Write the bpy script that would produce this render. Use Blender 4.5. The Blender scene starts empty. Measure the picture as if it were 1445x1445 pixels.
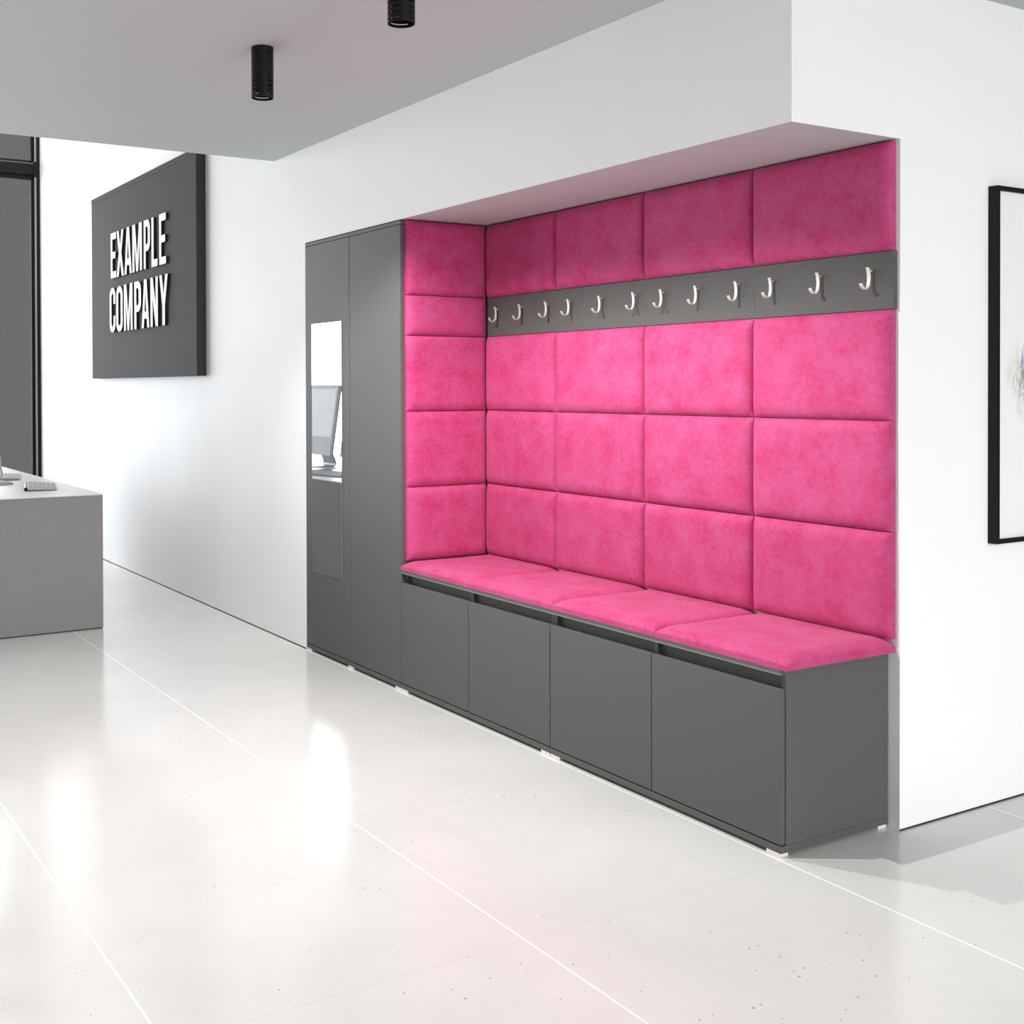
import bpy, bmesh, math, random
from mathutils import Vector, Matrix
random.seed(4)
C = bpy.context.scene.collection
SC = bpy.context.scene
PI = math.pi

# ------------------------------------------------------------------ camera
YAW, PIT, ROLL = 1.0387, -0.0099, -0.0030
F = Vector((-math.sin(YAW), math.cos(YAW), 0)); R0 = Vector((math.cos(YAW), math.sin(YAW), 0)); U0 = Vector((0, 0, 1))
FW = math.cos(PIT) * F + math.sin(PIT) * U0
UP = math.cos(PIT) * U0 - math.sin(PIT) * F
RT = math.cos(ROLL) * R0 + math.sin(ROLL) * UP
UP2 = math.cos(ROLL) * UP - math.sin(ROLL) * R0
cam_d = bpy.data.cameras.new('camera'); cam = bpy.data.objects.new('camera', cam_d); C.objects.link(cam)
M = Matrix(((RT.x, UP2.x, -FW.x, 4.286), (RT.y, UP2.y, -FW.y, -2.453), (RT.z, UP2.z, -FW.z, 1.27), (0, 0, 0, 1)))
cam.matrix_world = M
cam_d.sensor_width = 36; cam_d.sensor_fit = 'HORIZONTAL'
cam_d.lens = 1669.83 / 1445 * 36
cam_d.shift_x = (722.5 - 585.95) / 1445
cam_d.shift_y = -(722.5 - 563.05) / 1445
cam_d.clip_start = 0.05
SC.camera = cam

# ------------------------------------------------------------------ world, lights, exposure
SC.view_settings.view_transform = 'Standard'; SC.view_settings.look = 'None'
SC.view_settings.exposure = 0.0; SC.view_settings.gamma = 1.0
SC.view_settings.use_curve_mapping = False
w = bpy.data.worlds.new('world'); SC.world = w; w.use_nodes = True
w.node_tree.nodes['Background'].inputs[0].default_value = (0.97, 0.98, 1, 1)
w.node_tree.nodes['Background'].inputs[1].default_value = 0.155

def area(name, loc, target, sx, sy, power, col=(1, 1, 1), spread=None):
    d = bpy.data.lights.new(name, 'AREA'); d.shape = 'RECTANGLE'; d.size = sx; d.size_y = sy
    d.energy = power; d.color = col
    if spread: d.spread = spread
    o = bpy.data.objects.new(name, d); C.objects.link(o); o.location = loc
    v = (Vector(target) - Vector(loc)).normalized()
    o.rotation_euler = v.to_track_quat('-Z', 'Y').to_euler()
    return o
# daylight outside the glazed end wall, added fill from the front, the right and over the void
area('window_daylight', (-7.6, -4.15, 1.85), (0, -4.15, 1.3), 8.0, 3.4, 740, (0.98, 0.99, 1))
area('front_fill', (2.2, -7.0, 2.2), (1.4, 0, 0.7), 7.0, 3.0, 75, (1, 1, 1))  # added fill, no source known on the open front side
area('side_fill', (8.6, 0.2, 2.0), (2, 0.8, 1.2), 4.0, 3.0, 390, (1, 1, 1))  # added fill that brightens the right wall
area('void_fill', (-4.7, -1.0, 4.45), (-4.7, -0.6, 1.0), 3.0, 1.3, 62, (1, 1, 1))  # added over the void to brighten the wall near the window

# ------------------------------------------------------------------ materials
def mat(name, col, rough=0.5, metal=0.0, spec=0.5, noise=0.0, nscale=40, bump=0.0, bscale=200, **kw):
    m = bpy.data.materials.new(name); m.use_nodes = True
    nt = m.node_tree; b = nt.nodes['Principled BSDF']
    b.inputs['Base Color'].default_value = (*col, 1); b.inputs['Roughness'].default_value = rough
    b.inputs['Metallic'].default_value = metal; b.inputs['Specular IOR Level'].default_value = spec
    for k, v in kw.items(): b.inputs[k].default_value = v
    tc = nt.nodes.new('ShaderNodeTexCoord')
    if noise:
        n = nt.nodes.new('ShaderNodeTexNoise'); n.inputs['Scale'].default_value = nscale; n.inputs['Detail'].default_value = 6
        nt.links.new(tc.outputs['Object'], n.inputs['Vector'])
        r = nt.nodes.new('ShaderNodeMapRange')
        r.inputs[1].default_value = 0.3; r.inputs[2].default_value = 0.7
        r.inputs[3].default_value = 1 - noise; r.inputs[4].default_value = 1 + noise
        nt.links.new(n.outputs[0], r.inputs[0])
        x = nt.nodes.new('ShaderNodeVectorMath'); x.operation = 'SCALE'; x.inputs[0].default_value = col
        nt.links.new(r.outputs[0], x.inputs['Scale']); nt.links.new(x.outputs[0], b.inputs['Base Color'])
    if bump:
        n = nt.nodes.new('ShaderNodeTexNoise'); n.inputs['Scale'].default_value = bscale; n.inputs['Detail'].default_value = 3
        nt.links.new(tc.outputs['Object'], n.inputs['Vector'])
        bn = nt.nodes.new('ShaderNodeBump'); bn.inputs['Strength'].default_value = bump; bn.inputs['Distance'].default_value = 0.001
        nt.links.new(n.outputs[0], bn.inputs['Height']); nt.links.new(bn.outputs[0], b.inputs['Normal'])
    return m

M_wall = mat('white_plaster', (0.86, 0.86, 0.86), 0.6, spec=0.3, noise=0.01, nscale=3, bump=0.05, bscale=150)
M_ceil = mat('ceiling_plaster', (0.515, 0.54, 0.535), 0.7, spec=0.2, noise=0.01, nscale=2)  # hue shifted off red to counter pink light bouncing from the velvet
M_grey = mat('anthracite_laminate', (0.096, 0.096, 0.093), 0.58, spec=0.18, noise=0.02, nscale=60, bump=0.04, bscale=900)
M_edge = mat('anthracite_edge', (0.17, 0.172, 0.167), 0.55, spec=0.25, noise=0.02, nscale=60)
M_inner = mat('dark_interior', (0.05, 0.05, 0.05), 0.6, noise=0.02)
M_sign = mat('sign_board_grey', (0.062, 0.063, 0.065), 0.8, spec=0.12, noise=0.02, nscale=30, bump=0.05, bscale=700)
M_signside = mat('sign_board_edge', (0.022, 0.022, 0.023), 0.5, noise=0.02)
M_letter = mat('white_acrylic', (0.70, 0.70, 0.69), 0.5, spec=0.2, noise=0.01)
M_desk = mat('grey_desk_panel', (0.18, 0.18, 0.177), 0.45, spec=0.35, noise=0.02, nscale=30)
M_desktop = mat('white_desk_top', (0.55, 0.55, 0.55), 0.35, noise=0.01)
M_black = mat('black_powder_coat', (0.006, 0.006, 0.007), 0.45, spec=0.2, noise=0.05, nscale=80)
M_frame = mat('black_window_frame', (0.018, 0.018, 0.019), 0.75, spec=0.08, noise=0.03)
M_chrome = mat('satin_chrome', (0.70, 0.69, 0.66), 0.42, metal=0.3, noise=0.02)
M_alu = mat('aluminium', (0.42, 0.43, 0.44), 0.4, metal=0.3, noise=0.02)
M_bead = mat('bead_highlight_grey', (0.30, 0.30, 0.30), 0.4, noise=0.02)  # lighter grey puts the bead face's highlight into the colour
M_key = mat('light_grey_keys', (0.33, 0.33, 0.33), 0.6, spec=0.2, noise=0.03)
M_screen = mat('pale_screen', (0.84, 0.87, 0.89), 0.3, noise=0.02, nscale=4)
M_foot = mat('pale_plastic_foot', (0.72, 0.70, 0.66), 0.4, noise=0.03)
M_mirror = mat('mirror_glass', (0.93, 0.95, 0.955), 0.0, metal=1.0)
M_gap = mat('dark_gap', (0.02, 0.02, 0.02), 0.8, noise=0.02)
M_lens = mat('lamp_lens', (0.05, 0.05, 0.05), 0.3, noise=0.02)

def glass_mat():
    m = bpy.data.materials.new('window_glass'); m.use_nodes = True; nt = m.node_tree
    nt.nodes.clear()
    o = nt.nodes.new('ShaderNodeOutputMaterial'); mx = nt.nodes.new('ShaderNodeMixShader')
    t = nt.nodes.new('ShaderNodeBsdfTransparent'); g = nt.nodes.new('ShaderNodeBsdfGlossy'); g.inputs['Roughness'].default_value = 0.02
    fr = nt.nodes.new('ShaderNodeFresnel'); fr.inputs[0].default_value = 1.2
    t.inputs[0].default_value = (0.95, 0.96, 0.97, 1)
    nt.links.new(fr.outputs[0], mx.inputs[0]); nt.links.new(t.outputs[0], mx.inputs[1]); nt.links.new(g.outputs[0], mx.inputs[2])
    nt.links.new(mx.outputs[0], o.inputs[0])
    return m
M_glass = glass_mat()

def velvet():
    m = bpy.data.materials.new('pink_velvet'); m.use_nodes = True; nt = m.node_tree
    b = nt.nodes['Principled BSDF']; L = nt.links.new
    tc = nt.nodes.new('ShaderNodeTexCoord')
    oi = nt.nodes.new('ShaderNodeObjectInfo')
    ad = nt.nodes.new('ShaderNodeVectorMath'); ad.operation = 'MULTIPLY_ADD'
    L(oi.outputs['Random'], ad.inputs[0]); ad.inputs[1].default_value = (7, 5, 3); L(tc.outputs['Object'], ad.inputs[2])
    def noi(sc, det, rough=0.6):
        n = nt.nodes.new('ShaderNodeTexNoise'); n.inputs['Scale'].default_value = sc; n.inputs['Detail'].default_value = det
        n.inputs['Roughness'].default_value = rough; L(ad.outputs[0], n.inputs['Vector']); return n
    n1 = noi(10, 8, 0.62); n2 = noi(60, 6, 0.7)
    mx = nt.nodes.new('ShaderNodeMix'); mx.data_type = 'FLOAT'; mx.inputs[0].default_value = 0.45
    L(n1.outputs[0], mx.inputs[2]); L(n2.outputs[0], mx.inputs[3])
    cr = nt.nodes.new('ShaderNodeValToRGB')
    cr.color_ramp.elements[0].position = 0.36; cr.color_ramp.elements[0].color = (0.43, 0.030, 0.125, 1)
    cr.color_ramp.elements[1].position = 0.64; cr.color_ramp.elements[1].color = (0.48, 0.082, 0.215, 1)
    L(mx.outputs[0], cr.inputs[0]); L(cr.outputs[0], b.inputs['Base Color'])
    b.inputs['Roughness'].default_value = 0.7; b.inputs['Specular IOR Level'].default_value = 0.15
    b.inputs['Sheen Weight'].default_value = 0.12; b.inputs['Sheen Roughness'].default_value = 0.4
    b.inputs['Sheen Tint'].default_value = (1, 0.75, 0.88, 1)
    bn = nt.nodes.new('ShaderNodeBump'); bn.inputs['Strength'].default_value = 0.25; bn.inputs['Distance'].default_value = 0.002
    L(mx.outputs[0], bn.inputs['Height']); L(bn.outputs[0], b.inputs['Normal'])
    return m
M_pink = velvet()

GX, GY, TS = 2.0797, -0.0138, 0.8525
def floor_mat():
    m = bpy.data.materials.new('polished_stone_tiles'); m.use_nodes = True; nt = m.node_tree
    b = nt.nodes['Principled BSDF']; L = nt.links.new
    tc = nt.nodes.new('ShaderNodeTexCoord'); sp = nt.nodes.new('ShaderNodeSeparateXYZ'); L(tc.outputs['Object'], sp.inputs[0])
    def mth(op, a, bb=None, c=None):
        n = nt.nodes.new('ShaderNodeMath'); n.operation = op
        for i, v in enumerate((a, bb, c)):
            if v is None: continue
            if isinstance(v, (int, float)): n.inputs[i].default_value = v
            else: L(v, n.inputs[i])
        return n.outputs[0]
    def line(co, off, width):
        t = mth('SUBTRACT', co, off); p = mth('PINGPONG', t, TS / 2)
        return mth('LESS_THAN', p, width)
    lx = line(sp.outputs[1], GY, 0.0022)     # joints running along the wall
    ly = line(sp.outputs[0], GX, 0.0017)     # joints running across the room
    def noi(sc, det, rough=0.55):
        n = nt.nodes.new('ShaderNodeTexNoise'); n.inputs['Scale'].default_value = sc; n.inputs['Detail'].default_value = det
        n.inputs['Roughness'].default_value = rough; L(tc.outputs['Object'], n.inputs['Vector']); return n
    n1 = noi(1.6, 9, 0.65)
    cr = nt.nodes.new('ShaderNodeValToRGB')
    cr.color_ramp.elements[0].position = 0.3; cr.color_ramp.elements[0].color = (0.56, 0.556, 0.546, 1)
    cr.color_ramp.elements[1].position = 0.7; cr.color_ramp.elements[1].color = (0.62, 0.618, 0.61, 1)
    L(n1.outputs[0], cr.inputs[0])
    # pits
    vo = nt.nodes.new('ShaderNodeTexVoronoi'); vo.inputs['Scale'].default_value = 48; L(tc.outputs['Object'], vo.inputs['Vector'])
    sc_ = nt.nodes.new('ShaderNodeSeparateColor'); L(vo.outputs['Color'], sc_.inputs[0])
    n3 = noi(1.1, 2)
    size = mth('MULTIPLY', mth('SUBTRACT', sc_.outputs[0], mth('SUBTRACT', 1.02, mth('MULTIPLY', n3.outputs[0], 0.75))), 0.32)
    pit = mth('LESS_THAN', vo.outputs['Distance'], size)
    # hair cracks
    nw = noi(3, 4)
    wv = nt.nodes.new('ShaderNodeVectorMath'); wv.operation = 'MULTIPLY_ADD'
    L(nw.outputs[1], wv.inputs[0]); wv.inputs[1].default_value = (0.5, 0.5, 0.5); L(tc.outputs['Object'], wv.inputs[2])
    v2 = nt.nodes.new('ShaderNodeTexVoronoi'); v2.feature = 'DISTANCE_TO_EDGE'; v2.inputs['Scale'].default_value = 2.6; L(wv.outputs[0], v2.inputs['Vector'])
    crack = mth('MULTIPLY', mth('LESS_THAN', v2.outputs['Distance'], 0.006), mth('GREATER_THAN', noi(2.2, 2).outputs[0], 0.55))
    def mixc(fac, a, colr):
        n = nt.nodes.new('ShaderNodeMix'); n.data_type = 'RGBA'; L(fac, n.inputs[0]); L(a, n.inputs[6]); n.inputs[7].default_value = colr
        return n.outputs[2]
    c = mixc(mth('MULTIPLY', crack, 0.16), cr.outputs[0], (0.5, 0.49, 0.48, 1))
    c = mixc(mth('MULTIPLY', pit, 0.7), c, (0.12, 0.11, 0.10, 1))
    c = mixc(mth('MULTIPLY', ly, 0.6), c, (0.50, 0.50, 0.495, 1))
    c = mixc(lx, c, (0.93, 0.93, 0.92, 1))
    L(c, b.inputs['Base Color'])
    rr = nt.nodes.new('ShaderNodeMapRange'); rr.inputs[3].default_value = 0.10; rr.inputs[4].default_value = 0.24
    L(noi(5, 5).outputs[0], rr.inputs[0]); L(rr.outputs[0], b.inputs['Roughness'])
    b.inputs['Specular IOR Level'].default_value = 0.55
    nb = noi(70, 4)
    h = mth('SUBTRACT', nb.outputs[0], mth('MULTIPLY', mth('MAXIMUM', lx, ly), 0.6))
    bn = nt.nodes.new('ShaderNodeBump'); bn.inputs['Strength'].default_value = 0.22; bn.inputs['Distance'].default_value = 0.0009
    L(h, bn.inputs['Height']); L(bn.outputs[0], b.inputs['Normal'])
    return m
M_floor = floor_mat()

def art_mat():
    m = bpy.data.materials.new('ink_wash_print'); m.use_nodes = True; nt = m.node_tree
    b = nt.nodes['Principled BSDF']; L = nt.links.new
    tc = nt.nodes.new('ShaderNodeTexCoord')
    def noi(sc, det, stretch=(1, 1, 1)):
        mp = nt.nodes.new('ShaderNodeMapping'); mp.inputs['Scale'].default_value = stretch; L(tc.outputs['Object'], mp.inputs[0])
        n = nt.nodes.new('ShaderNodeTexNoise'); n.inputs['Scale'].default_value = sc; n.inputs['Detail'].default_value = det; n.inputs['Roughness'].default_value = 0.7
        L(mp.outputs[0], n.inputs['Vector']); return n.outputs[0]
    def mth(op, a, bb=None):
        n = nt.nodes.new('ShaderNodeMath'); n.operation = op
        for i, v in enumerate((a, bb)):
            if v is None: continue
            if isinstance(v, (int, float)): n.inputs[i].default_value = v
            else: L(v, n.inputs[i])
        return n.outputs[0]
    sp = nt.nodes.new('ShaderNodeSeparateXYZ'); L(tc.outputs['Object'], sp.inputs[0])
    def blob(y0, z0, ry, rz, nz, gain):
        dy = mth('DIVIDE', mth('SUBTRACT', sp.outputs[1], y0), ry); dz = mth('DIVIDE', mth('SUBTRACT', sp.outputs[2], z0), rz)
        d = mth('SQRT', mth('ADD', mth('MULTIPLY', dy, dy), mth('MULTIPLY', dz, dz)))
        v = mth('ADD', mth('SUBTRACT', 1.0, d), mth('MULTIPLY', mth('SUBTRACT', nz, 0.5), 2.6))
        n = nt.nodes.new('ShaderNodeClamp'); L(mth('MULTIPLY', v, gain), n.inputs[0]); return n.outputs[0]
    def mixc(fac, a, colr, k):
        n = nt.nodes.new('ShaderNodeMix'); n.data_type = 'RGBA'; L(mth('MULTIPLY', fac, k), n.inputs[0])
        if isinstance(a, tuple): n.inputs[6].default_value = a
        else: L(a, n.inputs[6])
        n.inputs[7].default_value = colr; return n.outputs[2]
    streak = noi(16, 6, (1, 2.2, 0.6)); fine = noi(60, 6, (1, 1.6, 0.8)); wash = noi(9, 4, (1, 1.4, 0.35))
    c = mixc(blob(1.12, 1.27, 0.20, 0.19, wash, 2.2), (0.84, 0.84, 0.84, 1), (0.62, 0.56, 0.42, 1), 0.55)
    c = mixc(blob(1.15, 1.29, 0.20, 0.13, streak, 2.5), c, (0.12, 0.18, 0.28, 1), 0.75)
    c = mixc(blob(1.15, 1.29, 0.18, 0.12, fine, 3), c, (0.05, 0.06, 0.08, 1), 0.6)
    L(c, b.inputs['Base Color']); b.inputs['Roughness'].default_value = 0.35
    return m
M_art = art_mat()

# ------------------------------------------------------------------ helpers
def box(bm, x0, x1, y0, y1, z0, z1):
    vs = [bm.verts.new((x, y, z)) for x in (x0, x1) for y in (y0, y1) for z in (z0, z1)]
    for f in ((0, 1, 3, 2), (4, 6, 7, 5), (0, 4, 5, 1), (2, 3, 7, 6), (0, 2, 6, 4), (1, 5, 7, 3)):
        bm.faces.new([vs[i] for i in f])
def obj(name, bm, m, parent=None, bevel=0, smooth=False, mats=None):
    bmesh.ops.recalc_face_normals(bm, faces=bm.faces[:])
    me = bpy.data.meshes.new(name); bm.to_mesh(me); bm.free()
    for mm in (mats or [m]): me.materials.append(mm)
    if smooth:
        for p in me.polygons: p.use_smooth = True
    o = bpy.data.objects.new(name, me); C.objects.link(o)
    if parent: o.parent = parent
    if bevel:
        b = o.modifiers.new('bevel', 'BEVEL'); b.width = bevel; b.segments = 2; b.limit_method = 'ANGLE'
        b.harden_normals = False
    return o
def bx(name, x0, x1, y0, y1, z0, z1, m, parent=None, bevel=0):
    bm = bmesh.new(); box(bm, x0, x1, y0, y1, z0, z1); return obj(name, bm, m, parent, bevel)
def tag(o, label, cat, group=None):
    o['label'] = label; o['category'] = cat
    if group: o['group'] = group
    return o
def thing(name, label, cat, loc=(0, 0, 0), group=None):
    o = bpy.data.objects.new(name, None); C.objects.link(o); o.location = loc; o.empty_display_size = 0.1
    return tag(o, label, cat, group)
def struct(o): o['kind'] = 'structure'; return o
def extrude_poly(bm, pts, d0, d1, axis='y'):
    """prism of a 2D outline (x, z) between y=d0 and y=d1"""
    a = [bm.verts.new((x, d0, z)) for x, z in pts]; b = [bm.verts.new((x, d1, z)) for x, z in pts]
    bm.faces.new(a); bm.faces.new(b[::-1])
    n = len(pts)
    for i in range(n): bm.faces.new((a[i], a[(i + 1) % n], b[(i + 1) % n], b[i]))

H, XR, D, HC, XC, XF = 1.9705, 2.0876, 0.4399, 2.4268, -1.2981, -6.40
TOPZ = 4.6
# ------------------------------------------------------------------ setting
struct(bx('floor', -6.6, 6.4, -7.0, 4.6, -0.12, 0, M_floor))
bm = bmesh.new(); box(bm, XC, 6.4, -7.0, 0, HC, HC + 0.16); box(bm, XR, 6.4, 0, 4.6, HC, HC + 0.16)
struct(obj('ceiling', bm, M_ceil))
struct(bx('wall_left', -6.6, -0.9265, 0, 0.62, 0, TOPZ, M_wall))
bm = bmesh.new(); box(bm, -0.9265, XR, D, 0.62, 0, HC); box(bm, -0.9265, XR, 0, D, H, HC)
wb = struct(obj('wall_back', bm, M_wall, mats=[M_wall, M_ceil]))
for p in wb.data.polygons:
    if p.normal.z < -0.9 and p.center.z > 1.5: p.material_index = 1  # underside of the white bulkhead coloured darker to carry its shade
struct(bx('wall_right', XR - 0.2, XR, 0.62, 4.6, 0, HC, M_wall))
struct(bx('gap_shade_1', -6.38, -0.93, -0.0012, 0.0, 0, 0.005, M_gap))  # dark strip painting in the shade of the gap at the wall foot
bm = bmesh.new(); box(bm, XR, XR + 0.0012, D, 4.6, 0, 0.005)
struct(obj('gap_shade_2', bm, M_gap))  # same painted gap shade along the right wall
# glazed end wall: three bays of black frames
def window(n, y0, y1):
    fw, fd = 0.052, 0.055
    x0, x1 = XF - fd, XF + 0.012
    bm = bmesh.new()
    zb, z1, z2, zt = 0.06, 3.125, 3.262, TOPZ
    box(bm, x0, x1, y0, y0 + fw, 0, zt); box(bm, x0, x1, y1 - fw, y1, 0, zt)
    box(bm, x0, x1, y0 + fw, y1 - fw, 0, zb); box(bm, x0, x1, y0 + fw, y1 - fw, zt - zb, zt)
    box(bm, x0, x1, y0 + fw, y1 - fw, z1 + 0.02, z2 - 0.02)
    for za, zc in ((zb, z1), (z2, zt - zb)):          # glazing beads, stepped back
        b = 0.018
        box(bm, x0, XF - 0.012, y0 + fw, y0 + fw + b, za, zc); box(bm, x0, XF - 0.012, y1 - fw - b, y1 - fw, za, zc)
        box(bm, x0, XF - 0.012, y0 + fw, y1 - fw, za, za + b if za == zb else za + 0.012)
        box(bm, x0, XF - 0.012, y0 + fw, y1 - fw, zc - 0.02, zc + 0.02)
    o = struct(obj('window_%d' % n, bm, M_frame, bevel=0.004))
    for za, zc in ((zb, z1), (z2, zt - zb)):
        bx('bead_highlight', XF + 0.0118, XF + 0.0135, y1 - 0.046, y1 - 0.031, za, zc, M_bead, o)  # pale strip added as the highlight on the frame
        bx('pane', XF - 0.034, XF - 0.030, y0 + fw, y1 - fw, za, zc, M_glass, o)
window(1, -1.60, 0.0); window(2, -3.9, -1.60); window(3, -6.2, -3.9)

# ------------------------------------------------------------------ furniture
T = 0.016; G = 0.0015
def foot(x0, x1, y0, y1, parent): bx('foot', x0, x1, y0, y1, 0, 0.0105, M_foot, parent, 0.001)

def front_edge(o):
    o.data.materials.append(M_edge)
    for p in o.data.polygons:
        if p.normal.y < -0.9: p.material_index = 1
def cabinet(x0, x1, label):
    t = thing('bench_cabinet', label, 'bench cabinet', (x0, 0, 0), 'low bench cabinets under the seat')
    w = x1 - x0; yb = D - 0.004
    def b(name, *a, m=M_grey, bev=0.0008): return bx(name, *a, m, t, bev)
    tb = b('top_board', 0, w, 0, yb, 0.4915, 0.5085); front_edge(tb)
    b('bottom_board', 0, w, 0, yb, 0.0105, 0.0295)
    for xa in (0.0006, w - T - 0.0006): b('side_panel', xa, xa + T, 0.0195, yb, 0.0297, 0.4913)
    mid = w / 2
    b('divider', mid - T / 2, mid + T / 2, 0.0195, yb - 0.012, 0.0297, 0.4913)
    b('back_panel', T + 0.001, w - T - 0.001, yb - 0.01, yb, 0.0297, 0.4913, m=M_inner)
    b('grip_rail', T + 0.001, mid - T / 2, 0.034, 0.050, 0.40, 0.4913)
    b('grip_rail', mid + T / 2, w - T - 0.001, 0.034, 0.050, 0.40, 0.4913)
    b('door', 0.002, mid - G, 0, 0.0175, 0.0335, 0.4525, bev=0.001)
    b('door', mid + G, w - 0.002, 0, 0.0175, 0.0335, 0.4525, bev=0.001)
    for xa in (0.002, w - 0.052):
        foot(xa, xa + 0.05, 0.0, 0.03, t); foot(xa, xa + 0.05, yb - 0.04, yb - 0.005, t)
    return t
cabinet(0.0, 1.0255, 'low anthracite two-door bench cabinet standing against the tall wardrobe')
cabinet(1.0255, 2.051, 'low anthracite two-door bench cabinet at the open right end of the bench')

t = thing('wardrobe', 'tall anthracite wardrobe with two plain doors and a long mirror', 'wardrobe', (-0.926, 0, 0))
W = 0.926; yb = D - 0.004; HT = 1.9665
bx('top_board', 0, W, 0, yb, HT - 0.0155, HT, M_grey, t, 0.0008)
bx('bottom_board', 0, W, 0, yb, 0.0105, 0.0295, M_grey, t, 0.0008)
for xa in (0.0006, W - T - 0.0002): bx('side_panel', xa, xa + T, 0.0195, yb, 0.0297, HT - 0.0157, M_grey, t, 0.0008)
bx('back_panel', T + 0.001, W - T - 0.001, yb - 0.01, yb, 0.0297, HT - 0.0157, M_inner, t)
bx('shelf', T + 0.001, W - T - 0.001, 0.025, yb - 0.012, 1.60, 1.616, M_grey, t)
d1 = bx('door', 0.001, W / 2 - G, 0, 0.0175, 0.0335, HT - 0.0175, M_grey, t, 0.001); d1['label'] = 'door with a long mirror'
bx('door', W / 2 + G, W - 0.001, 0, 0.0175, 0.0335, HT - 0.0175, M_grey, t, 0.001)
bx('mirror', 0.074, 0.386, -0.0025, -0.0001, 0.388, 1.573, M_mirror, d1)
for xa in (0.002, W / 2 - 0.025, W - 0.052):
    foot(xa, xa + 0.05, 0, 0.03, t); foot(xa, xa + 0.05, yb - 0.04, yb - 0.005, t)

# ------------------------------------------------------------------ upholstery
def prof(d, r):
    if d >= r: return 1.0
    k = 1 - d / r
    return max(0, 1 - k ** 2.2) ** 0.62
def samples(L, r):
    a = [0, .004, .012, .03, .07, .13, .22, .34, .48, .64, .82, 1.0]
    left = [r * k for k in a]; n = 6
    midv = [r + (L - 2 * r) * i / n for i in range(1, n)]
    return left + midv + [L - v for v in left[::-1]]
def pad(name, w, h, te, tb, r, seed=0, gap=0.0003, rb=None):
    """upholstered pad lying in local XY (0..w, 0..h), growing to +Z: straight sides te high and a puffed face"""
    rnd = random.Random(seed)
    bm = bmesh.new(); us = samples(w - 2 * gap, r); vs = samples(h - 2 * gap, r)
    ph = [rnd.uniform(0, 6.28) for _ in range(4)]
    rb = rb or r
    grid = []
    for u in us:
        row = []
        for v in vs:
            pu = prof(min(u, w - 2 * gap - u), r); pv = min(prof(v, r), prof(h - 2 * gap - v, rb))
            z = te + tb * (pu * pv) ** 0.85
            z += 0.0007 * pu * pv * (math.sin(9 * u / w * 2 + ph[0]) * math.sin(7 * v / h + ph[1]))
            # little puckers near the edges
            du = min(u, w - 2 * gap - u); dv = min(v, h - 2 * gap - v)
            z += 0.0006 * pu * pv * math.exp(-min(du, dv) / 0.02) * math.sin(60 * (u + v) + ph[2])
            row.append(bm.verts.new((u + gap, v + gap, z)))
        grid.append(row)
    nu, nv = len(us), len(vs)
    for i in range(nu - 1):
        for j in range(nv - 1): bm.faces.new((grid[i][j], grid[i + 1][j], grid[i + 1][j + 1], grid[i][j + 1]))
    ring = [grid[i][0] for i in range(nu)] + [grid[nu - 1][j] for j in range(1, nv)] + [grid[i][nv - 1] for i in range(nu - 2, -1, -1)] + [grid[0][j] for j in range(nv - 2, 0, -1)]
    base = [bm.verts.new((v.co.x, v.co.y, 0)) for v in ring]
    n = len(ring)
    for i in range(n): bm.faces.new((ring[i], base[i], base[(i + 1) % n], ring[(i + 1) % n]))
    bm.faces.new(base[::-1])
    o = obj(name, bm, M_pink, smooth=True)
    me = o.data
    for p in me.polygons:
        if abs(p.normal.z) < 0.05 or p.normal.z < -0.9: p.use_smooth = False
    return o
ROWS = [(0.5463, 0.8525), (0.8535, 1.1695), (1.1705, 1.4870), (1.6560, 1.9670)]
COLS = [(0.0225, 0.5185), (0.5195, 1.0375), (1.0385, 1.5560), (1.5570, 2.0735)]
rown = ['just above the seat', 'second row up', 'directly below the hooks', 'above the hooks']
coln = ['in the inner corner', 'second from the inner corner', 'third from the inner corner', 'at the open right end']
RX = Matrix.Rotation(PI / 2, 4, 'X')   # local Z -> -Y, local Y -> Z
k = 0
for r, (z0, z1) in enumerate(ROWS):
    for c, (x0, x1) in enumerate(COLS):
        k += 1
        o = pad('padded_panel', x1 - x0, z1 - z0, 0.017, 0.025, 0.046, k)
        o.matrix_world = Matrix.Translation((x0, D - 0.0005, z0)) @ RX
        tag(o, 'pink padded back panel %s, %s' % (rown[r], coln[c]), 'padded panel', 'pink padded panels on the back wall')
# side panels on the wardrobe flank: local X -> +Y, local Y -> Z, local Z -> +X
MS = Matrix(((0, 0, 1, 0), (1, 0, 0, 0), (0, 1, 0, 0), (0, 0, 0, 1)))
SROWS = [(0.5463, 0.8525, 'lowest, resting just above the seat cushion'), (0.8535, 1.1695, 'second up from the seat cushion'), (1.1705, 1.4860, 'third up from the seat cushion'),
         (1.4870, 1.6550, 'half-height, level with the hook boards'), (1.6560, 1.9670, 'topmost, just under the soffit')]
for z0, z1, lab in SROWS:
    k += 1
    o = pad('padded_panel', 0.3975, z1 - z0, 0.015, 0.021, 0.042, k)
    o.matrix_world = Matrix.Translation((0.0002, 0.0185, z0)) @ MS
    tag(o, 'pink velvet padded side panel on the wardrobe flank, ' + lab, 'padded panel', 'pink padded panels on the wardrobe side')
SC_ = [(0.004, 0.5215, 'beside the wardrobe'), (0.5225, 1.0390, 'second from the wardrobe'), (1.0400, 1.5565, 'third from the wardrobe'), (1.5575, 2.0760, 'at the open right end')]
for x0, x1, lab in SC_:
    k += 1
    o = pad('seat_cushion', x1 - x0, 0.441, 0.014, 0.024, 0.06, k, rb=0.012)
    o.matrix_world = Matrix.Translation((x0, -0.006, 0.5088))
    tag(o, 'flat pink velvet seat cushion on the bench, ' + lab, 'seat cushion', 'pink seat cushions on the bench')

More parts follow.
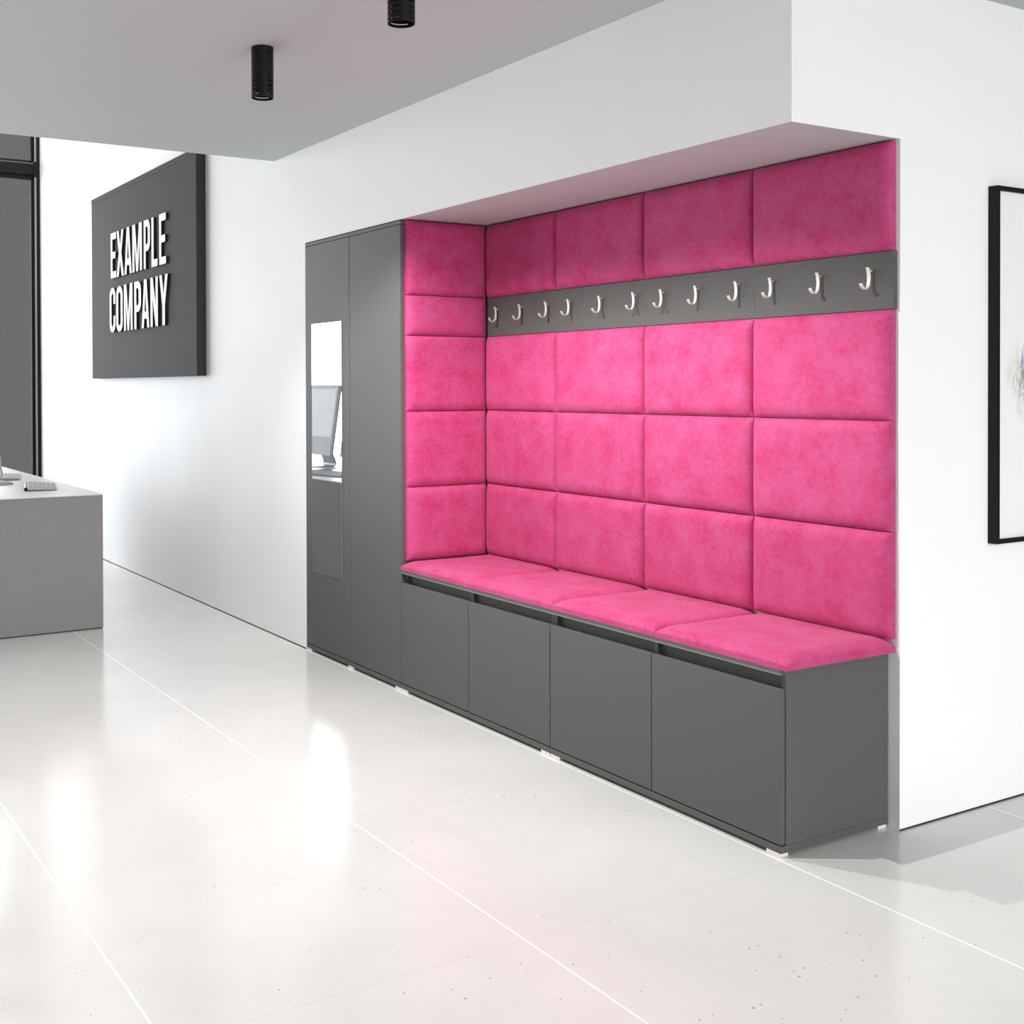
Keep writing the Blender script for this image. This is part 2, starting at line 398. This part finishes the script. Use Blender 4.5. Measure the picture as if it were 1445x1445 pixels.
# ------------------------------------------------------------------ hook boards
def hook_mesh():
    """J-shaped ribbon, wall plane at y=0, growing to -y; origin at the fixing"""
    pts = [(-0.0215, 0.0350), (-0.0185, 0.0290), (-0.0160, 0.0200), (-0.0145, 0.0080), (-0.0150, -0.0050), (-0.0172, -0.0160), (-0.0215, -0.0240),
           (-0.0275, -0.0282), (-0.0345, -0.0285), (-0.0410, -0.0250), (-0.0465, -0.0190), (-0.0500, -0.0125)]
    hw, th = 0.0055, 0.0032
    bm = bmesh.new(); rows = []
    for i, (y, z) in enumerate(pts):
        a = Vector(pts[max(i - 1, 0)]); b = Vector(pts[min(i + 1, len(pts) - 1)]); tg = (b - a).normalized(); n = Vector((tg.y, -tg.x)) * th / 2
        rows.append([bm.verts.new((sx * hw, y + sg * n.x, z + sg * n.y)) for sx, sg in ((-1, 1), (1, 1), (1, -1), (-1, -1))])
    for i in range(len(rows) - 1):
        for j in range(4): bm.faces.new((rows[i][j], rows[i][(j + 1) % 4], rows[i + 1][(j + 1) % 4], rows[i + 1][j]))
    bm.faces.new(rows[0]); bm.faces.new(rows[-1][::-1])
    # fixing stem
    bmesh.ops.create_cone(bm, cap_ends=True, segments=16, radius1=0.0032, radius2=0.0032, depth=0.015, matrix=Matrix.Translation((0, -0.0095, 0.025)) @ Matrix.Rotation(PI / 2, 4, 'X'))
    return bm
HX = [(0.107, 0.283, 0.463), (0.609, 0.798, 0.990), (1.136, 1.307, 1.492), (1.639, 1.826, 2.009)]
HB = [(0.0225, 0.5190), (0.5192, 1.0375), (1.0377, 1.5560), (1.5562, 2.0785)]
hl = ['in the inner corner', 'second from the inner corner', 'third from the inner corner', 'at the open right end']
hook0 = None
for i in range(4):
    x0, x1 = HB[i]
    t = thing('hook_board', 'anthracite coat board with three steel hooks, ' + hl[i], 'coat rack', (x0, D, 1.4885), 'coat boards between the pink panels')
    bx('board', 0, x1 - x0, -0.0165, -0.0005, 0, 0.1665, M_grey, t, 0.0007)
    for hx in HX[i]:
        if hook0 is None:
            hook0 = obj('hook', hook_mesh(), M_chrome, t, 0.0008); h = hook0
        else:
            h = hook0.copy(); C.objects.link(h); h.parent = t
        h.location = (hx - 0.003 - x0, -0.0165, 0.0885); h['label'] = 'satin chrome J-shaped hook'

# ------------------------------------------------------------------ ceiling lamps
def lamp(x, y, label):
    t = thing('ceiling_lamp', label, 'ceiling lamp', (x, y, HC), 'black cylinder ceiling lamps')
    Rr, L, N = 0.0375, 0.172, 48
    zs = [0, -0.007, -0.010, -0.020, -0.023, -0.116, -0.119, -0.131, -0.134, -0.146, -0.149, -0.161, -0.164, -L]
    slots = {1, 3, 5, 7, 9, 11}
    bm = bmesh.new()
    def ring(r, z): return [bm.verts.new((r * math.cos(2 * PI * k / N), r * math.sin(2 * PI * k / N), z)) for k in range(N)]
    ro = [ring(Rr, z) for z in zs]; ri = [ring(Rr - 0.0022, z) for z in zs]
    def solid(i, k):
        if i not in slots: return True
        return (k % 16) >= 11         # three slots per level with posts between them
    for i in range(len(zs) - 1):
        for k in range(N):
            k2 = (k + 1) % N
            if not solid(i, k): continue
            bm.faces.new((ro[i][k], ro[i][k2], ro[i + 1][k2], ro[i + 1][k])); bm.faces.new((ri[i][k], ri[i + 1][k], ri[i + 1][k2], ri[i][k2]))
            if i in slots:
                if not solid(i, (k - 1) % N): bm.faces.new((ro[i][k], ro[i + 1][k], ri[i + 1][k], ri[i][k]))
                if not solid(i, k2): bm.faces.new((ro[i][k2], ri[i][k2], ri[i + 1][k2], ro[i + 1][k2]))
    for i in range(len(zs)):
        for k in range(N):
            k2 = (k + 1) % N
            up = (i > 0) and solid(i - 1, k); dn = (i < len(zs) - 1) and solid(i, k)
            if up != dn: bm.faces.new((ro[i][k], ro[i][k2], ri[i][k2], ri[i][k]))
    obj('lamp_body', bm, M_black, t)
    bm = bmesh.new(); bmesh.ops.create_cone(bm, cap_ends=True, segments=32, radius1=0.025, radius2=0.025, depth=0.120, matrix=Matrix.Translation((0, 0, -0.090)))
    obj('lamp_holder', bm, M_black, t, smooth=False)
    bm = bmesh.new(); bmesh.ops.create_cone(bm, cap_ends=True, segments=32, radius1=0.022, radius2=0.022, depth=0.002, matrix=Matrix.Translation((0, 0, -0.1515)))
    obj('lens', bm, M_lens, t)
    d = bpy.data.lights.new('spot', 'SPOT'); d.energy = LAMP_W; d.spot_size = math.radians(139); d.spot_blend = 0.35; d.shadow_soft_size = 0.009; d.color = (1, 0.975, 0.94)
    s = bpy.data.objects.new('spot', d); C.objects.link(s); s.parent = t; s.location = (0, 0, -L + 0.005)
    return t
LAMP_W = 125
lamp(0.545, -0.85, 'black slotted cylinder lamp on the ceiling, nearer the wardrobe')
lamp(1.495, -0.85, 'black slotted cylinder lamp on the ceiling, cut by the top of the picture')

# ------------------------------------------------------------------ sign
t = thing('company_sign', 'large dark grey wall sign with raised white letters', 'sign', (0, 0, 0))
bm = bmesh.new(); box(bm, -4.507, -2.279, -0.0585, -0.0005, 1.341, 2.666)
brd = obj('board', bm, M_sign, t, 0.002, mats=[M_sign, M_signside])
for p in brd.data.polygons:
    if abs(p.normal.x) > 0.9: p.material_index = 1
bx('top_edge', -4.505, -2.281, -0.0600, -0.0586, 2.630, 2.664, M_sign, t)
def arc(cx, cz, rx, rz, a0, a1, n=14): return [(cx + rx * math.cos(math.radians(a0 + (a1 - a0) * i / n)), cz + rz * math.sin(math.radians(a0 + (a1 - a0) * i / n))) for i in range(n + 1)]
S = 0.30  # stem share of the letter width
def letter_polys(ch):
    """unit box outlines (x 0..1, z 0..1); a pair (outer, hole) is given as a bridged outline"""
    s, bz = 0.31, 0.145
    if ch == 'E': return [[(0, 0), (1, 0), (1, bz), (s, bz), (s, .43), (.88, .43), (.88, .575), (s, .575), (s, 1 - bz), (1, 1 - bz), (1, 1), (0, 1)]]
    if ch == 'L': return [[(0, 0), (1, 0), (1, bz), (s + .04, bz), (s + .04, 1), (0, 1)]]
    if ch == 'X': return [[(0, 0), (.29, 0), (.5, .35), (.71, 0), (1, 0), (.67, .51), (.97, 1), (.69, 1), (.5, .66), (.31, 1), (.03, 1), (.33, .51)]]
    if ch == 'A': return [[(0, 0), (.27, 0), (.33, .19), (.67, .19), (.73, 0), (1, 0), (.66, 1), (.34, 1)], [(.385, .335), (.5, .80), (.615, .335)]]
    if ch == 'M': return [[(0, 0), (.21, 0), (.21, .70), (.40, 0), (.60, 0), (.79, .70), (.79, 0), (1, 0), (1, 1), (.71, 1), (.5, .30), (.29, 1), (0, 1)]]
    if ch == 'N': return [[(0, 0), (.29, 0), (.29, .58), (.69, 0), (1, 0), (1, 1), (.71, 1), (.71, .43), (.31, 1), (0, 1)]]
    if ch == 'Y': return [[(.35, 0), (.65, 0), (.65, .39), (1, 1), (.70, 1), (.5, .60), (.30, 1), (0, 1), (.35, .39)]]
    if ch == 'P': return [[(0, 0), (s, 0), (s, .36)] + arc(.56, .56, .44, .20, -90, 0, 8) + arc(.56, .80, .44, .20, 0, 90, 8) + [(0, 1)],
                          [(s, .50)] + arc(.50, .58, .16, .08, -90, 0, 6) + arc(.50, .78, .16, .08, 0, 90, 6) + [(s, .86)]]
    if ch == 'O': return [arc(.5, .79, .5, .21, 0, 180) + arc(.5, .21, .5, .21, 180, 360), arc(.5, .78, .19, .09, 0, 180) + arc(.5, .22, .19, .09, 180, 360)]
    if ch == 'C': return [[(1, .63), (1, .79)] + arc(.5, .79, .5, .21, 0, 180)[1:] + arc(.5, .21, .5, .21, 180, 360) + [(1, .37), (.68, .37), (.68, .22)] + arc(.5, .22, .18, .09, 360, 180)[1:] + arc(.5, .78, .18, .09, 180, 0) + [(.68, .63)]]
def letter(ch, x0, x1, z0, z1, parent):
    cu = bpy.data.curves.new('letter', 'CURVE'); cu.dimensions = '2D'; cu.fill_mode = 'BOTH'; cu.extrude = 0.008
    for pl in letter_polys(ch):
        sp = cu.splines.new('POLY'); sp.points.add(len(pl) - 1); sp.use_cyclic_u = True
        for p, (u, v) in zip(sp.points, pl): p.co = (x0 + u * (x1 - x0), z0 + v * (z1 - z0), 0, 1)
    tmp = bpy.data.objects.new('tmp', cu); C.objects.link(tmp)
    dg = bpy.context.evaluated_depsgraph_get(); me = bpy.data.meshes.new_from_object(tmp.evaluated_get(dg)); me.name = 'letter'
    bpy.data.objects.remove(tmp); me.materials.clear(); me.materials.append(M_letter); me.materials.append(M_signside)
    for p in me.polygons: p.material_index = 0 if abs(p.normal.z) > 0.9 else 1
    o = bpy.data.objects.new('letter', me); C.objects.link(o); o.parent = parent
    o.location = (0, -0.0670, 0); o.rotation_euler = (PI / 2, 0, 0); o['label'] = 'white raised letter ' + ch
E1 = [(-3.957, -3.831), (-3.818, -3.649), (-3.632, -3.473), (-3.454, -3.25), (-3.211, -3.082), (-3.052, -2.932), (-2.9, -2.772)]
E2 = [(-3.991, -3.852), (-3.831, -3.681), (-3.649, -3.459), (-3.419, -3.275), (-3.261, -3.104), (-3.078, -2.932), (-2.9, -2.741)]
for ch, (a, b) in zip('EXAMPLE', E1): letter(ch, a, b, 2.038, 2.352, t)
for ch, (a, b) in zip('COMPANY', E2): letter(ch, a, b, 1.659, 1.972, t)

# ------------------------------------------------------------------ framed print on the right wall
t = thing('framed_print', 'black framed abstract ink wash print on the white right wall', 'picture', (XR, 0.845, 0.794))
fwid, fh, fd, fb = 0.78, 1.075, 0.030, 0.014
bm = bmesh.new()
box(bm, 0.0005, fd, 0, fb, 0, fh); box(bm, 0.0005, fd, fwid - fb, fwid, 0, fh); box(bm, 0.0005, fd, fb, fwid - fb, 0, fb); box(bm, 0.0005, fd, fb, fwid - fb, fh - fb, fh)
obj('frame', bm, M_black, t)
bm = bmesh.new(); box(bm, 0.001, 0.020, 0.845 + fb, 0.845 + fwid - fb, 0.794 + fb, 0.794 + fh - fb)
o = obj('print', bm, M_art, t); o.location = (0, -0.845, -0.794)

# ------------------------------------------------------------------ reception desk
XD, YD, HD = -1.936, -0.7075, 0.7123
XL, YN = -4.62, -1.56
t = thing('reception_desk', 'long grey panelled reception desk with a white top', 'desk', (XD, YD, 0))
bx('desk_top', XL - XD, 0, YN - YD, 0, HD - 0.006, HD, M_desktop, t, 0.001)
bx('end_panel', -0.030, 0, YN - YD, 0, 0.006, HD - 0.0065, M_desk, t, 0.001)
bx('end_panel', XL - XD, XL - XD + 0.03, YN - YD, 0, 0.006, HD - 0.0065, M_desk, t, 0.001)
bx('rear_panel', XL - XD + 0.031, -0.031, -0.030, 0, 0.006, HD - 0.0065, M_desk, t, 0.001)
bx('front_panel', XL - XD + 0.031, -0.031, YN - YD, YN - YD + 0.03, 0.006, HD - 0.0065, M_desk, t, 0.001)
bx('plinth', XL - XD + 0.01, -0.004, YN - YD + 0.004, -0.004, 0, 0.0058, M_gap, t)

def monitor(xr, wid, label):
    """screen facing +Y (the wall side), leaning back; xr = its right end as seen from the room"""
    yc = -1.15
    t = thing('computer_monitor', label, 'computer monitor', (xr - wid / 2, yc, HD), 'computer monitors on the reception desk')
    tilt = math.radians(8.5)
    Mt = Matrix.Translation((0, 0, 0.09)) @ Matrix.Rotation(tilt, 4, 'X')
    def part(name, m, parent, *boxes, bev=0.0):
        bm = bmesh.new()
        for b in boxes: box(bm, *b)
        bmesh.ops.transform(bm, matrix=Mt, verts=bm.verts[:]); return obj(name, bm, m, parent, bev)
    hs, ch = 0.49, 0.105
    hw = wid / 2
    part('casing', M_alu, t, (-hw, hw, -0.028, -0.002, 0, hs), bev=0.006)
    part('chin', M_alu, t, (-hw, hw, -0.0019, 0.002, 0, ch), bev=0.001)
    part('bezel', M_alu, t, (-hw, -hw + 0.022, -0.0018, 0.002, ch, hs), (hw - 0.022, hw, -0.0018, 0.002, ch, hs), (-hw + 0.022, hw - 0.022, -0.0018, 0.002, hs - 0.022, hs), (-hw + 0.022, hw - 0.022, -0.0018, 0.002, ch, ch + 0.022))
    part('screen', M_screen, t, (-hw + 0.0225, hw - 0.0225, -0.0018, 0.0005, ch + 0.0225, hs - 0.0225))
    # bent sheet stand
    pts = [(-0.045, 0.27), (-0.075, 0.20), (-0.115, 0.11), (-0.145, 0.045), (-0.150, 0.020), (-0.140, 0.006), (-0.115, 0.004), (-0.02, 0.004), (0.02, 0.004)]
    bm = bmesh.new(); sw = 0.10; rows = []
    for i, (y, z) in enumerate(pts):
        a = Vector(pts[max(i - 1, 0)]); b = Vector(pts[min(i + 1, len(pts) - 1)]); tg = (b - a).normalized(); n = Vector((-tg.y, tg.x)) * 0.0035
        rows.append([bm.verts.new((sx * sw, y + sg * n.x, z + sg * n.y)) for sx, sg in ((-1, 1), (1, 1), (1, -1), (-1, -1))])
    for i in range(len(rows) - 1):
        for j in range(4): bm.faces.new((rows[i][j], rows[i][(j + 1) % 4], rows[i + 1][(j + 1) % 4], rows[i + 1][j]))
    bm.faces.new(rows[0]); bm.faces.new(rows[-1][::-1])
    obj('stand', bm, M_alu, t, 0.0008)
    return t
monitor(-2.98, 0.60, 'pale aluminium computer monitor on the desk, seen in the wardrobe mirror')
monitor(-2.26, 0.57, 'pale aluminium computer monitor nearest the end of the desk')
def keyboard(xr, yb, L, label):
    """battery tube along X at y=yb (thick rear edge), keys sloping down to +Y"""
    t = thing('keyboard', label, 'keyboard', (xr, yb, HD), 'slim keyboards on the reception desk')
    t.rotation_euler = (0, 0, math.radians(-12.5)); dp = 0.165; r = 0.010
    bm = bmesh.new()
    a = [(0.0, 0.006), (0.0, 0.0195), (dp, 0.0075), (dp, 0.0035)]
    v0 = [bm.verts.new((-0.0005, y, z)) for y, z in a]; v1 = [bm.verts.new((-L, y, z)) for y, z in a]
    bm.faces.new(v0); bm.faces.new(v1[::-1])
    for i in range(4): bm.faces.new((v0[i], v0[(i + 1) % 4], v1[(i + 1) % 4], v1[i]))
    obj('body', bm, M_alu, t)
    bm = bmesh.new(); box(bm, -L + 0.004, -0.001, 0.004, dp - 0.01, 0.0003, 0.0034)
    obj('underside', bm, M_black, t)
    bm = bmesh.new(); bmesh.ops.create_cone(bm, cap_ends=True, segments=24, radius1=r, radius2=r, depth=L, matrix=Matrix.Translation((-L / 2, 0, r + 0.0004)) @ Matrix.Rotation(PI / 2, 4, 'Y'))
    obj('battery_tube', bm, M_black, t)
    bm = bmesh.new(); rw, cl = 6, 14
    sl = math.atan2(0.012, dp)
    for i in range(rw):
        for j in range(cl):
            y0 = 0.014 + i * 0.0245; x0 = -L + 0.008 + j * (L - 0.014) / cl
            vs0 = len(bm.verts)
            z = 0.0195 - 0.012 * y0 / dp; z2 = 0.0195 - 0.012 * (y0 + 0.021) / dp
            q = [bm.verts.new(c) for c in ((x0, y0, z - .0005), (x0 + (L - .014) / cl - .0035, y0, z - .0005), (x0 + (L - .014) / cl - .0035, y0 + .021, z2 - .0005), (x0, y0 + .021, z2 - .0005))]
            p = [bm.verts.new(v.co + Vector((0, 0, 0.0032))) for v in q]
            bm.faces.new(p); bm.faces.new(q[::-1])
            for e in range(4): bm.faces.new((q[e], q[(e + 1) % 4], p[(e + 1) % 4], p[e]))
    obj('keys', bm, M_key, t)
    return t
keyboard(-2.315, -1.020, 0.42, 'slim grey keyboard near the free corner of the reception desk')
keyboard(-3.17, -1.035, 0.42, 'slim grey keyboard farther back, in front of the mirrored monitor')
# mouse
bm = bmesh.new(); bmesh.ops.create_uvsphere(bm, u_segments=24, v_segments=14, radius=1)
for v in bm.verts:
    v.co.x *= 0.031; v.co.y *= 0.057; v.co.z = max(v.co.z, -0.15) * 0.021 * (1 - 0.25 * v.co.y / 0.057)
zmin = min(v.co.z for v in bm.verts)
for v in bm.verts:
    if v.co.z < 0: v.co.z = zmin
bmesh.ops.translate(bm, verts=bm.verts[:], vec=(-2.83, -1.035, HD - zmin + 0.0003))
tag(obj('computer_mouse', bm, M_alu, smooth=True), 'small rounded grey computer mouse lying between the two keyboards', 'computer mouse')
